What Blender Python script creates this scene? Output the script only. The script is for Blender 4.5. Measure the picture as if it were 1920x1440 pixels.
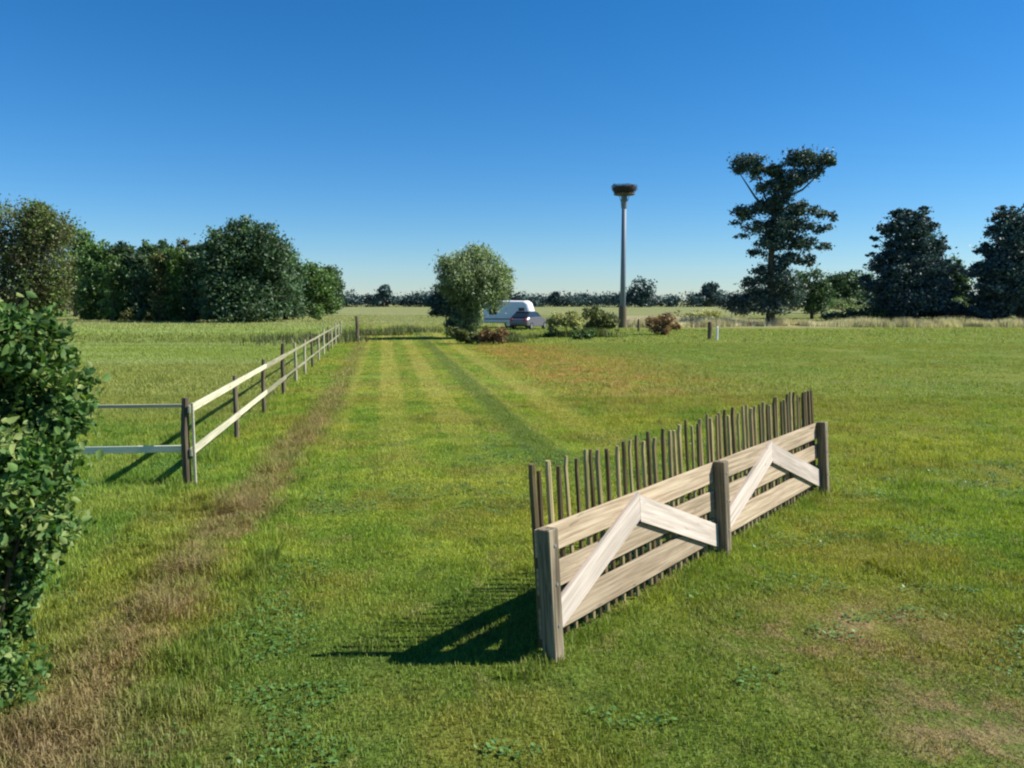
import bpy, math, random
import numpy as np
from mathutils import Vector, Matrix, Euler
C = bpy.context.scene
for o in list(bpy.data.objects): bpy.data.objects.remove(o)
rad = math.radians

# ------------------------------------------------------------------ camera
F, HOR, EYE = 1507.0, 563.0, 2.4          # focal length in px of a 1920 px wide frame, horizon row, eye height
PITCH = math.atan((720 - HOR) / F)
cd = bpy.data.cameras.new('camera'); cam = bpy.data.objects.new('camera', cd); C.collection.objects.link(cam)
cd.sensor_width = 36; cd.lens = F / 1920 * 36; cd.clip_start = .05; cd.clip_end = 9000
cam.location = (0, 0, EYE); cam.rotation_euler = (rad(90) - PITCH, 0, 0)
C.camera = cam
# ------------------------------------------------------------------ sky and sun
SUN_EL, SUN_AZ = rad(41), rad(4)          # azimuth measured from +X towards +Y
w = bpy.data.worlds.new("World"); C.world = w; w.use_nodes = True
wt = w.node_tree; wt.nodes.clear()
wo = wt.nodes.new('ShaderNodeOutputWorld'); wb = wt.nodes.new('ShaderNodeBackground'); sk = wt.nodes.new('ShaderNodeTexSky')
sk.sky_type = 'NISHITA'; sk.sun_disc = False; sk.sun_elevation = SUN_EL; sk.sun_rotation = math.pi / 2 - SUN_AZ
sk.altitude = 0; sk.air_density = 1.0; sk.dust_density = 0.0; sk.ozone_density = 7.0
wb.inputs['Strength'].default_value = .069
hs = wt.nodes.new('ShaderNodeHueSaturation'); hs.inputs['Saturation'].default_value = 1.24; hs.inputs['Hue'].default_value = .495
mt = wt.nodes.new('ShaderNodeMix'); mt.data_type = 'RGBA'; mt.blend_type = 'MULTIPLY'; mt.inputs[0].default_value = 1; mt.inputs[7].default_value = (.82, .93, 1.06, 1)
wt.links.new(sk.outputs[0], hs.inputs['Color']); wt.links.new(hs.outputs[0], mt.inputs[6]); wt.links.new(mt.outputs[2], wb.inputs[0]); wt.links.new(wb.outputs[0], wo.inputs[0])
sl = bpy.data.lights.new('sun', 'SUN'); sl.energy = 5.0; sl.angle = rad(.55); sl.color = (1, .95, .86)
so = bpy.data.objects.new('sun', sl); C.collection.objects.link(so)
sdir = Vector((math.cos(SUN_AZ) * math.cos(SUN_EL), math.sin(SUN_AZ) * math.cos(SUN_EL), math.sin(SUN_EL)))
so.rotation_euler = sdir.to_track_quat('Z', 'Y').to_euler(); so.location = sdir * 30
C.view_settings.view_transform = 'Standard'; C.view_settings.look = 'None'
C.view_settings.exposure = 0.82; C.view_settings.gamma = 1; C.view_settings.use_curve_mapping = False
C.cycles.max_bounces = 6; C.cycles.diffuse_bounces = 3; C.cycles.transparent_max_bounces = 4
C.cycles.filter_width = 2.2

# ------------------------------------------------------------------ helpers
rng = np.random.default_rng(7); R = random.Random(11)
cp, sp_ = math.cos(PITCH), math.sin(PITCH)
def ray(px, py):
    a, b = (px - 960) / F, (720 - py) / F
    return Vector((a, cp + b * sp_, -sp_ + b * cp))
def at(px, py, z=0.0):
    r = ray(px, py); return Vector((0, 0, EYE)) + r * ((z - EYE) / r.z)
def atd(px, py, Y):
    r = ray(px, py); return Vector((0, 0, EYE)) + r * (Y / r.y)
def tag(o, label=None, cat=None, group=None, kind=None):
    if label: o['label'] = label
    if cat: o['category'] = cat
    if group: o['group'] = group
    if kind: o['kind'] = kind
    return o
def empty(name, loc, label, cat, group=None, rot=(0, 0, 0)):
    o = bpy.data.objects.new(name, None); C.collection.objects.link(o); o.location = loc; o.rotation_euler = rot
    o.empty_display_size = .2
    return tag(o, label, cat, group)
def npmesh(name, V, Fc, mat, parent=None, attrs=None, k=4, smooth=False):
    """V (n,3), Fc (m,k) or python list of faces"""
    me = bpy.data.meshes.new(name)
    V = np.asarray(V, dtype=np.float32)
    if isinstance(Fc, np.ndarray):
        m, k = Fc.shape
        me.vertices.add(len(V)); me.vertices.foreach_set('co', V.ravel())
        me.loops.add(m * k); me.loops.foreach_set('vertex_index', Fc.astype(np.int32).ravel())
        me.polygons.add(m); me.polygons.foreach_set('loop_start', (np.arange(m) * k).astype(np.int32))
        me.update(calc_edges=True)
    else:
        me.from_pydata([tuple(v) for v in V], [], Fc)
    for an, (ty, data) in (attrs or {}).items():
        a = me.attributes.new(an, ty, 'POINT')
        a.data.foreach_set('vector' if ty == 'FLOAT_VECTOR' else 'value', np.asarray(data, dtype=np.float32).ravel())
    if smooth: me.polygons.foreach_set('use_smooth', [True] * len(me.polygons))
    me.materials.append(mat)
    o = bpy.data.objects.new(name, me); C.collection.objects.link(o)
    if parent: o.parent = parent
    return o
class MB:
    """collects shapes with a grain coordinate kept in the attribute g"""
    def __init__(s): s.v = []; s.f = []; s.g = []; s.r = []
    def add(s, V, Fc, M=None, g=None):
        n = len(s.v); off = Vector((R.uniform(0, 50), R.uniform(0, 50), R.uniform(0, 50))); rr = R.random()
        for i, v in enumerate(V):
            v = Vector(v); s.g.append((Vector(g[i]) if g else v) + off); s.r.append(rr)
            s.v.append(M @ v if M else v)
        s.f += [tuple(n + i for i in f) for f in Fc]
        return s
    def box(s, a, b, M=None, bev=0.0):
        (x0, y0, z0), (x1, y1, z1) = a, b
        if bev <= 0:
            V = [(x, y, z) for x in (x0, x1) for y in (y0, y1) for z in (z0, z1)]
            return s.add(V, [(0, 1, 3, 2), (4, 6, 7, 5), (0, 4, 5, 1), (2, 3, 7, 6), (0, 2, 6, 4), (1, 5, 7, 3)], M)
        V = []; F_ = []
        idx = {}
        for ix, x in enumerate((x0, x1)):
            for iy, y in enumerate((y0, y1)):
                for iz, z in enumerate((z0, z1)):
                    sx, sy, sz = (1 if ix == 0 else -1), (1 if iy == 0 else -1), (1 if iz == 0 else -1)
                    for k_, p in enumerate(((x, y + sy * bev, z + sz * bev), (x + sx * bev, y, z + sz * bev), (x + sx * bev, y + sy * bev, z))):
                        idx[(ix, iy, iz, k_)] = len(V); V.append(p)
        I = lambda a_, b_, c_, d_: idx[(a_, b_, c_, d_)]
        for q in (0, 1):
            fx = [I(q, 0, 0, 0), I(q, 1, 0, 0), I(q, 1, 1, 0), I(q, 0, 1, 0)]; F_.append(fx if q else fx[::-1])
            fy = [I(0, q, 0, 1), I(0, q, 1, 1), I(1, q, 1, 1), I(1, q, 0, 1)]; F_.append(fy if q else fy[::-1])
            fz = [I(0, 0, q, 2), I(1, 0, q, 2), I(1, 1, q, 2), I(0, 1, q, 2)]; F_.append(fz if q else fz[::-1])
        for p in (0, 1):
            for q in (0, 1):
                F_.append([I(p, q, 0, 0), I(p, q, 0, 1), I(p, q, 1, 1), I(p, q, 1, 0)])
                F_.append([I(p, 0, q, 0), I(p, 0, q, 2), I(p, 1, q, 2), I(p, 1, q, 0)])
                F_.append([I(0, p, q, 1), I(0, p, q, 2), I(1, p, q, 2), I(1, p, q, 1)])
                for t in (0, 1): F_.append([I(p, q, t, 0), I(p, q, t, 1), I(p, q, t, 2)])
        return s.add(V, F_, M)
    def tube(s, pts, rads, n=8, cap=True, M=None, wob=0.0):
        V = []; G = []; F_ = []; L = 0
        pts = [Vector(p) for p in pts]
        for i, p in enumerate(pts):
            t = (pts[min(i + 1, len(pts) - 1)] - pts[max(i - 1, 0)]).normalized()
            a = t.orthogonal().normalized() if abs(t.z) < .9 else Vector((1, 0, 0)).cross(t).normalized()
            b = t.cross(a)
            if i: L += (p - pts[i - 1]).length
            for k_ in range(n):
                th = 2 * math.pi * k_ / n; r = rads[i] * (1 + R.uniform(-wob, wob))
                V.append(p + a * math.cos(th) * r + b * math.sin(th) * r); G.append((L, math.cos(th) * rads[i], math.sin(th) * rads[i]))
        for i in range(len(pts) - 1):
            for k_ in range(n):
                a0, a1 = i * n + k_, i * n + (k_ + 1) % n
                F_.append((a0, a1, a1 + n, a0 + n))
        if cap: F_.append(tuple(range(n))[::-1]); F_.append(tuple((len(pts) - 1) * n + k_ for k_ in range(n)))
        return s.add(V, F_, M, G)
    def prism(s, poly, y0, y1, M=None, g=None):
        """polygon in x-z extruded along y"""
        n = len(poly)
        V = [(x, y0, z) for x, z in poly] + [(x, y1, z) for x, z in poly]
        F_ = [tuple(range(n)), tuple(range(n, 2 * n))[::-1]] + [(i, i + n, (i + 1) % n + n, (i + 1) % n) for i in range(n)]
        return s.add(V, F_, M, g(V) if g else None)
    def build(s, name, mat, parent=None, smooth=False):
        o = npmesh(name, s.v, s.f, mat, parent, {'g': ('FLOAT_VECTOR', [c for v in s.g for c in v]), 'rnd': ('FLOAT', s.r)}, smooth=smooth)
        import bmesh
        bm = bmesh.new(); bm.from_mesh(o.data); bmesh.ops.recalc_face_normals(bm, faces=bm.faces); bm.to_mesh(o.data); bm.free()
        return o

# ------------------------------------------------------------------ node shorthand
class NT:
    def __init__(s, t): s.t = t
    def put(s, sock, v):
        if isinstance(v, bpy.types.NodeSocket): s.t.links.new(v, sock)
        elif v is not None:
            if isinstance(v, tuple) and len(v) == 3 and len(sock.default_value) == 4: v = (*v, 1)
            sock.default_value = v
    def m(s, op, a, b=None, c=None, clamp=False):
        n = s.t.nodes.new('ShaderNodeMath'); n.operation = op; n.use_clamp = clamp
        for i, v in enumerate((a, b, c)):
            if v is not None: s.put(n.inputs[i], v)
        return n.outputs[0]
    def ss(s, v, a, b, lo=0., hi=1.):
        n = s.t.nodes.new('ShaderNodeMapRange'); n.interpolation_type = 'SMOOTHSTEP'
        for i, q in enumerate((v, a, b, lo, hi)): s.put(n.inputs[i], q)
        return n.outputs[0]
    def mix(s, f, a, b):
        n = s.t.nodes.new('ShaderNodeMix'); n.data_type = 'RGBA'
        s.put(n.inputs[0], f); s.put(n.inputs[6], a); s.put(n.inputs[7], b); return n.outputs[2]
    def mul(s, a, b):
        n = s.t.nodes.new('ShaderNodeMix'); n.data_type = 'RGBA'; n.blend_type = 'MULTIPLY'
        s.put(n.inputs[0], 1.0); s.put(n.inputs[6], a); s.put(n.inputs[7], b); return n.outputs[2]
    def vscale(s, v, sc):
        n = s.t.nodes.new('ShaderNodeVectorMath'); n.operation = 'MULTIPLY'; s.put(n.inputs[0], v); n.inputs[1].default_value = sc
        return n.outputs[0]
    def noise(s, v, sc, det=3, ro=.55):
        n = s.t.nodes.new('ShaderNodeTexNoise'); s.put(n.inputs['Vector'], v); n.inputs['Scale'].default_value = sc
        n.inputs['Detail'].default_value = det; n.inputs['Roughness'].default_value = ro; return n.outputs[0]
    def grey(s, v):
        n = s.t.nodes.new('ShaderNodeCombineColor')
        for i in range(3): s.put(n.inputs[i], v)
        return n.outputs[0]
    def attr(s, name, out='Fac'):
        n = s.t.nodes.new('ShaderNodeAttribute'); n.attribute_name = name; return n.outputs[out]
    def pos(s): return s.t.nodes.new('ShaderNodeNewGeometry').outputs['Position']
    def xyz(s, v):
        n = s.t.nodes.new('ShaderNodeSeparateXYZ'); s.put(n.inputs[0], v); return n.outputs
def material(name):
    m = bpy.data.materials.new(name); m.use_nodes = True; t = m.node_tree
    return m, NT(t), t.nodes['Principled BSDF'], t.nodes['Material Output']
def bump(N, bs, h, strength=.5, dist=.02):
    b = N.t.nodes.new('ShaderNodeBump'); b.inputs['Strength'].default_value = strength; b.inputs['Distance'].default_value = dist
    N.put(b.inputs['Height'], h); N.t.links.new(b.outputs[0], bs.inputs['Normal'])
def translucent(N, bs, out, col, fac):
    tr = N.t.nodes.new('ShaderNodeBsdfTranslucent'); N.put(tr.inputs[0], col)
    mx = N.t.nodes.new('ShaderNodeMixShader'); mx.inputs[0].default_value = fac
    N.t.links.new(bs.outputs[0], mx.inputs[1]); N.t.links.new(tr.outputs[0], mx.inputs[2]); N.t.links.new(mx.outputs[0], out.inputs[0])

def wood(name, c1, c2, rough=.75, along=1.5, across=38., spec=.25):
    m, N, b, o = material(name)
    g = N.attr('g', 'Vector'); gs = N.vscale(g, (along, across, across))
    n = N.noise(gs, 1.0, 5, .65); big = N.noise(N.vscale(g, (1.2, 4, 4)), 1.0, 2)
    c = N.mix(N.ss(n, .3, .72), c1, c2)
    v = N.m('MULTIPLY_ADD', N.attr('rnd'), .35, .82)
    v = N.m('MULTIPLY', v, N.m('MULTIPLY_ADD', big, .45, .78))
    kn = N.ss(N.noise(N.vscale(g, (3, 14, 14)), 1.6, 1), .70, .78, 1., .62)
    N.put(b.inputs['Base Color'], N.mul(c, N.grey(N.m('MULTIPLY', v, kn))))
    b.inputs['Roughness'].default_value = rough; b.inputs['Specular IOR Level'].default_value = spec
    bump(N, b, n, .35, .004); return m
M_board = wood('weathered_board', (.25, .185, .115), (.50, .405, .28))
M_brace = wood('grey_pink_board', (.36, .305, .25), (.56, .49, .42))
M_post = wood('square_post', (.07, .055, .035), (.34, .285, .19))
M_stake = wood('chestnut_stake', (.18, .13, .055), (.52, .42, .21), across=60)
M_stake2 = wood('barked_stake', (.07, .052, .025), (.23, .17, .08), across=60)
M_rail = wood('pale_rail', (.36, .35, .23), (.54, .52, .37))
M_pdark = wood('dark_paddock_post', (.07, .055, .035), (.20, .16, .10))
M_grail = wood('grey_green_rail', (.17, .165, .10), (.30, .285, .185))
M_side = wood('side_rail_lit_tone', (.62, .64, .46), (.86, .86, .66))  # same wood as the pale rail, lighter colour stands in for missing sunlight
M_ppale = wood('pale_paddock_post', (.28, .26, .16), (.46, .43, .29))
M_bark = wood('bark', (.035, .028, .02), (.12, .095, .065), across=18)
def plain(name, col, rough=.5, metal=0., var=.15, sc=3., spec=.5):
    m, N, b, o = material(name)
    n = N.noise(N.attr('g', 'Vector'), sc, 4)
    N.put(b.inputs['Base Color'], N.mul(col, N.grey(N.m('MULTIPLY_ADD', n, var * 2, 1 - var))))
    b.inputs['Roughness'].default_value = rough; b.inputs['Metallic'].default_value = metal; b.inputs['Specular IOR Level'].default_value = spec
    return m
M_wire = plain('galvanised_wire', (.4, .4, .4), .5, .8)
M_pole = plain('painted_steel_pole', (.15, .19, .24), .6, .0)
M_white = plain('white_panel', (.80, .80, .82), .4)
M_grey = plain('grey_car_paint', (.14, .14, .17), .35, .3)
M_glass = plain('dark_glass', (.02, .025, .03), .08)
M_rubber = plain('tyre_rubber', (.02, .02, .02), .8)
M_rim = plain('wheel_rim', (.5, .5, .52), .3, .8)
M_twig = plain('nest_twigs', (.07, .055, .045), .9)
M_lamp = plain('red_lamp', (.5, .03, .02), .3)

# ------------------------------------------------------------------ ground colour, shared by the ground sheet and its grass
U = .16      # the field lines run along (-U, 1)
fA, fB = at(1033, 1243), at(1546, 925)     # the two ends of the front fence on the ground
def gauss(N, x, y, cx, cy, rx, ry):
    dx = N.m('DIVIDE', N.m('SUBTRACT', x, cx), rx); dy = N.m('DIVIDE', N.m('SUBTRACT', y, cy), ry)
    return N.m('EXPONENT', N.m('MULTIPLY', N.m('ADD', N.m('MULTIPLY', dx, dx), N.m('MULTIPLY', dy, dy)), -1.))
gg = bpy.data.node_groups.new('field_colour', 'ShaderNodeTree')
gg.interface.new_socket('Color', in_out='OUTPUT', socket_type='NodeSocketColor')
go = gg.nodes.new('NodeGroupOutput'); N = NT(gg)
P = N.pos(); X, Y, Z = N.xyz(P)
P2 = N.vscale(P, (1, 1, 0))
nL = N.noise(P2, .18, 2); nM = N.noise(P2, .9, 3); nS = N.noise(P2, 4.5, 3); nT = N.noise(P2, 22, 2)
Pf = N.vscale(P, (.05, .30, 0)); nF = N.noise(Pf, 1.0, 3)          # streaks lying across the far fields
u = N.m('ADD', X, N.m('MULTIPLY', Y, U))
uw = N.m('ADD', u, N.m('MULTIPLY', N.m('SUBTRACT', nM, .5), 1.3))
col = N.mix(N.ss(nM, .35, .65), (0.128, 0.217, 0.022), (0.239, 0.304, 0.037))
col = N.mix(N.m('MULTIPLY', N.ss(nL, .45, .62), .5), col, (0.342, 0.321, 0.041))
col = N.mix(N.m('MULTIPLY', N.ss(nS, .50, .72), .55), col, (0.093, 0.184, 0.033))
col = N.mix(N.m('MULTIPLY', N.ss(nT, .55, .75), .45), col, (0.393, 0.405, 0.094))
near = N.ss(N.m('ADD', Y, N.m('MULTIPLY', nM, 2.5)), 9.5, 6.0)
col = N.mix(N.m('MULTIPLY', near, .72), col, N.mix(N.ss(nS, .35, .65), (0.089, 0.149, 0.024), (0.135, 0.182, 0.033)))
nP = N.noise(P2, .42, 4, .65); nQ = N.noise(N.vscale(P, (1.3, .8, 0)), 1.5, 4, .7)
col = N.mix(N.m('MULTIPLY', N.ss(nP, .47, .62), .75), col, (.235, .225, .042))
col = N.mix(N.m('MULTIPLY', N.ss(nQ, .54, .68), .6), col, (.068, .105, .022))
col = N.mix(N.m('MULTIPLY', N.ss(nQ, .42, .34), .5), col, (.24, .235, .075))
# mown strip
lawn = N.m('MULTIPLY', N.ss(u, -1.1, -.7), N.ss(u, 4.7, 4.2))
sw = N.ss(N.m('SINE', N.m('MULTIPLY', N.m('ADD', u, N.m('MULTIPLY', nM, .25)), 5.2)), -.5, .5)
far1 = N.ss(Y, 6., 22.)
col = N.mix(N.m('MULTIPLY', N.m('MULTIPLY', lawn, far1), N.m('MULTIPLY', sw, .45)), col, (0.421, 0.372, 0.092))
dk = N.m('MULTIPLY', N.ss(N.m('ABSOLUTE', N.m('SUBTRACT', u, 2.5)), .45, .12), .75)
col = N.mix(N.m('MULTIPLY', dk, N.ss(Y, 8., 14.)), col, (0.097, 0.159, 0.030))
# right hand field further out
rf = N.m('MULTIPLY', N.ss(u, 6., 11.), N.ss(Y, 10., 22.))
col = N.mix(N.m('MULTIPLY', rf, .55), col, N.mix(nF, (0.123, 0.190, 0.037), (0.229, 0.253, 0.064)))
# rusty grass right of the mown strip
red = N.m('MULTIPLY', N.m('MULTIPLY', N.ss(uw, 3.8, 5.4), N.ss(uw, 12.5, 6.0)), N.m('MULTIPLY', N.ss(Y, 12., 26.), N.ss(Y, 47., 40.)))
col = N.mix(N.m('MULTIPLY', red, N.ss(N.noise(P2, 1.1, 4, .7), .36, .64, .10, .68)), col, (0.435, 0.215, 0.088))
# rough verge beside the paddock fence
vcn = N.m('ADD', N.m('MULTIPLY', N.m('MINIMUM', Y, 18.), .045), -2.08)          # the trodden strip drifts a little off the fence line
vd = N.m('ABSOLUTE', N.m('ADD', N.m('SUBTRACT', u, vcn), N.m('ADD', N.m('MULTIPLY', N.m('SUBTRACT', nM, .5), .55), N.m('MULTIPLY', N.m('SUBTRACT', nS, .5), .9))))
vg = N.m('MULTIPLY', N.ss(vd, .46, .12), N.ss(N.noise(P2, .7, 3, .7), .33, .50, .25, 1.))
vg = N.m('MULTIPLY', vg, N.ss(Y, 15., 26., 1., .55))
vc = N.mix(N.ss(N.m('ADD', N.m('MULTIPLY', nS, .6), N.m('MULTIPLY', nM, .4)), .44, .56), (0.245, 0.165, 0.080), (0.150, 0.150, 0.036))
vc = N.mix(N.ss(nT, .5, .75), vc, (0.520, 0.400, 0.220))
col = N.mix(N.m('MULTIPLY', vg, N.ss(Y, 5, 20, .72, .88)), col, vc)
# paddock
pd = N.ss(u, -2.5, -2.9)
pc = N.mix(N.ss(nM, .35, .65), (0.122, 0.210, 0.029), (0.209, 0.267, 0.044))
pc = N.mix(N.m('MULTIPLY', N.ss(N.m('ADD', Y, N.m('MULTIPLY', nL, 6)), 18., 21.), .5), pc, (0.266, 0.251, 0.079))
pc = N.mix(N.ss(N.m('ADD', Y, N.m('MULTIPLY', nL, 6)), 31., 36.), pc, N.mix(N.ss(nF, .40, .6), (0.209, 0.267, 0.053), (0.259, 0.316, 0.105)))
pc = N.mix(N.m('MULTIPLY', N.m('MULTIPLY', N.ss(Y, 44., 46.), N.ss(Y, 58., 54.)), N.ss(nM, .3, .6)), pc, (0.137, 0.170, 0.031))
col = N.mix(pd, col, pc)
# worn, dry patches on the near right
a_, b_, c_ = at(1620, 1170), at(1790, 1330), at(1500, 1200)
dp = N.m('ADD', gauss(N, X, Y, a_.x, a_.y, .75, .55), N.m('ADD', gauss(N, X, Y, b_.x, b_.y, .55, .65), gauss(N, X, Y, c_.x, c_.y, .5, .3)), clamp=True)
d2 = at(1880, 1400); dp = N.m('ADD', dp, gauss(N, X, Y, d2.x, d2.y, .5, .3), clamp=True)
col = N.mix(N.m('MULTIPLY', dp, N.ss(N.noise(P2, 3.0, 4, .7), .42, .60, .05, .75)), col, N.mix(nT, (0.435, 0.299, 0.162), (0.189, 0.143, 0.068)))
d3 = at(60, 1420); dp = gauss(N, X, Y, d3.x, d3.y, .9, .5)
col = N.mix(N.m('MULTIPLY', dp, N.ss(nS, .35, .6, .3, .9)), col, N.mix(nT, (.30, .205, .115), (.10, .075, .04)))
# far, paler meadow
fr = N.ss(N.m('ADD', Y, N.m('MULTIPLY', nL, 10)), 70., 95.)
col = N.mix(N.m('MULTIPLY', fr, .85), col, N.mix(N.ss(nF, .4, .6), (0.304, 0.299, 0.135), (0.228, 0.264, 0.103)))
# bare sandy riding ground
sa = N.m('MULTIPLY', N.m('MULTIPLY', N.ss(X, 11., 12.5), N.ss(X, 31., 28.)), N.m('MULTIPLY', N.ss(Y, 68., 74.), N.ss(Y, 130., 120.)))
col = N.mix(N.m('MULTIPLY', sa, N.ss(nM, .3, .6, .15, .6)), col, N.mix(nM, (.46, .35, .23), (0.580, 0.429, 0.270)))
gg.links.new(col, go.inputs[0])
def field(N): 
    n = N.t.nodes.new('ShaderNodeGroup'); n.node_tree = gg; return n.outputs[0]
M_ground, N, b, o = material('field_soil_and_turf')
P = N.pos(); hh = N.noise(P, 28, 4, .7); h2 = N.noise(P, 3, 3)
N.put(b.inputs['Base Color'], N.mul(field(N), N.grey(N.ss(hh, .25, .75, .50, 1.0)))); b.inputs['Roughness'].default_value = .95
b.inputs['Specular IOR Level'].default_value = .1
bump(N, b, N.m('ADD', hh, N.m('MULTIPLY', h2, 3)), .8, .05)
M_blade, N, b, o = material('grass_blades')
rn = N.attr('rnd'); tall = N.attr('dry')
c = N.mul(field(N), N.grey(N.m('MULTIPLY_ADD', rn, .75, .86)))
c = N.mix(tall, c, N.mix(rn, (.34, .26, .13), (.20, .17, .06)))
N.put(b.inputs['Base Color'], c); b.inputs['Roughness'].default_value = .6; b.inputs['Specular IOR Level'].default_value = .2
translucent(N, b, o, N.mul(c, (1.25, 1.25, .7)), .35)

# value noise
_lat = rng.random((256, 256))
def vn(x, y, s):
    x = np.asarray(x) * s + 100.3; y = np.asarray(y) * s + 57.1
    xi = np.floor(x).astype(int); yi = np.floor(y).astype(int); fx = x - xi; fy = y - yi
    fx = fx * fx * (3 - 2 * fx); fy = fy * fy * (3 - 2 * fy)
    g = lambda a, b: _lat[a % 256, b % 256]
    return (g(xi, yi) * (1 - fx) + g(xi + 1, yi) * fx) * (1 - fy) + (g(xi, yi + 1) * (1 - fx) + g(xi + 1, yi + 1) * fx) * fy
def gz(x, y):
    x = np.asarray(x, float); y = np.asarray(y, float)
    fade = np.clip((60 - y) / 20, 0, 1)
    u_ = x + U * y
    verge = np.exp(-((u_ + 1.8) / .5) ** 2) * .03
    return fade * ((vn(x, y, .5) - .5) * .05 + (vn(x, y, 2.2) - .5) * .025 + verge * (vn(x, y, 3) * 1.2))

# ground sheet
def axis(a, b, n, p): 
    t = np.linspace(-1, 1, n); s = np.sign(t) * np.abs(t) ** p
    return np.where(s < 0, -s * a, s * b)
gx = np.unique(np.concatenate([np.linspace(-14, 14, 170), axis(-4000, 4000, 90, 4)])); gy = np.unique(np.concatenate([np.linspace(1, 30, 190), np.linspace(30, 80, 60), -1 - np.linspace(0, 1, 14) ** 3 * 600, 80 + np.linspace(0, 1, 50) ** 3 * 6000]))
GX, GY = np.meshgrid(gx, gy, indexing='ij'); V = np.stack([GX, GY, gz(GX, GY)], -1).reshape(-1, 3)
ni, nj = len(gx), len(gy); I, J = np.meshgrid(np.arange(ni - 1), np.arange(nj - 1), indexing='ij'); b0 = (I * nj + J).ravel()
ground = npmesh('ground', V, np.stack([b0, b0 + nj, b0 + nj + 1, b0 + 1], 1), M_ground, smooth=True); tag(ground, kind='structure')

# grass blades
def blades(name, n, y0, y1, h, wd, label, fine=False, var=1.0):
    t = rng.random(n); y = np.sqrt(y0 ** 2 + t * (y1 ** 2 - y0 ** 2)); x = (rng.random(n) * 2 - 1) * (y * .66 + 1.5)
    u_ = x + U * y
    cl = vn(x, y, 1.7) * .6 + vn(x, y, 6) * .4
    keep = (rng.random(n) < np.clip(.35 + cl, 0, 1)) & ~((x > 10.5) & (x < 31) & (y > 66) & (y < 130))
    x, y, u_, cl = x[keep], y[keep], u_[keep], cl[keep]; m = len(x)
    verge = np.clip(1 - np.abs(u_ + 2.08 - .045 * np.minimum(y, 18) + (vn(x, y, .9) - .5) * .5) / .42, 0, 1) * np.clip(1.3 - y / 40, .3, 1)
    padd = (u_ < -2.6)
    lawn = (u_ > -1) & (u_ < 4.4)
    bare = np.zeros(m)
    for c_, rx, ry in ((at(1620, 1170), .75, .55), (at(1790, 1330), .55, .65), (at(1500, 1200), .5, .3)):
        bare = np.maximum(bare, np.exp(-((x - c_.x) / rx) ** 2 - ((y - c_.y) / ry) ** 2))
    red = ((u_ > 4.6) & (u_ < 11) & (y > 17) & (y < 45)).astype(float)
    fl = np.abs((x - fA.x) * (fB.y - fA.y) - (y - fA.y) * (fB.x - fA.x)) / (fB - fA).length     # uncut grass at the fence foot
    foot = np.exp(-(fl / .10) ** 2) * ((y > fA.y - .3) & (y < fB.y + .3))
    hh = h * (.45 + 1.1 * rng.random(m)) * (.5 + cl) * np.where(lawn, .85, 1.15) * (1 + verge * .5 + padd * .5 + red * .3 + foot * 1.5) * (1 - .65 * bare)
    hh *= np.where((vn(x, y, 3.1) > .76) & ~lawn, 1.7, 1) * np.where((vn(x, y, 2.3) > .6) & (np.abs(u_ + 1.9) < .9), 1.5, 1) * np.where(vn(x, y + 31, 4.3) > .8, 1.35, 1)
    dry = np.clip(verge * 1.1 * (rng.random(m) < .28 + .3 * (vn(x, y, 2.6) > .5)) + bare * (rng.random(m) < .45) * .9 + (rng.random(m) < .05) * .7 + red * (rng.random(m) < .10) * .5, 0, 1)
    th = rng.random(m) * 2 * np.pi; ln = rng.random(m) * .9 + verge * .4
    wx, wy = np.cos(th) * wd, np.sin(th) * wd
    lx, ly = np.cos(th + 1.2) * hh * ln, np.sin(th + 1.2) * hh * ln
    z = gz(x, y) - .004
    S = lambda a_, b_, c_: np.stack([a_, b_, c_], 1)
    if fine:
        V = np.empty((m, 5, 3))
        V[:, 0] = S(x - wx, y - wy, z); V[:, 1] = S(x + wx, y + wy, z)
        V[:, 2] = S(x + lx * .38 + wx * .8, y + ly * .38 + wy * .8, z + hh * .58); V[:, 3] = S(x + lx * .38 - wx * .8, y + ly * .38 - wy * .8, z + hh * .58)
        V[:, 4] = S(x + lx, y + ly, z + hh * (1 - .3 * ln))
        i5 = np.arange(m)[:, None] * 5; Fq = np.concatenate([i5 + [0, 1, 2], i5 + [0, 2, 3], i5 + [3, 2, 4]]); nv = 5
    else:
        V = np.empty((m, 3, 3)); V[:, 0] = S(x - wx, y - wy, z); V[:, 1] = S(x + wx, y + wy, z); V[:, 2] = S(x + lx, y + ly, z + hh * (1 - .25 * ln))
        Fq = np.arange(m * 3).reshape(m, 3); nv = 3
    rv = .5 + (rng.random(m) - .5) * var
    o = npmesh(name, V.reshape(-1, 3), Fq, M_blade, None, {'rnd': ('FLOAT', np.repeat(rv, nv)), 'dry': ('FLOAT', np.repeat(dry, nv))})
    tag(o, label, 'grass', kind='stuff'); return o
blades('grass', 520000, 3.4, 9.5, .036, .0030, 'short green grass with dry blades covering the near lawn', True)
blades('grass', 520000, 9.5, 20, .040, .0060, 'short green grass on the middle of the mown lawn', var=.8)
blades('grass', 420000, 20, 45, .036, .012, 'paler grass towards the far end of the mown lawn', var=.6)
blades('grass', 300000, 45, 130, .065, .030, 'coarse meadow grass far behind the lawn', var=.5)

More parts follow.
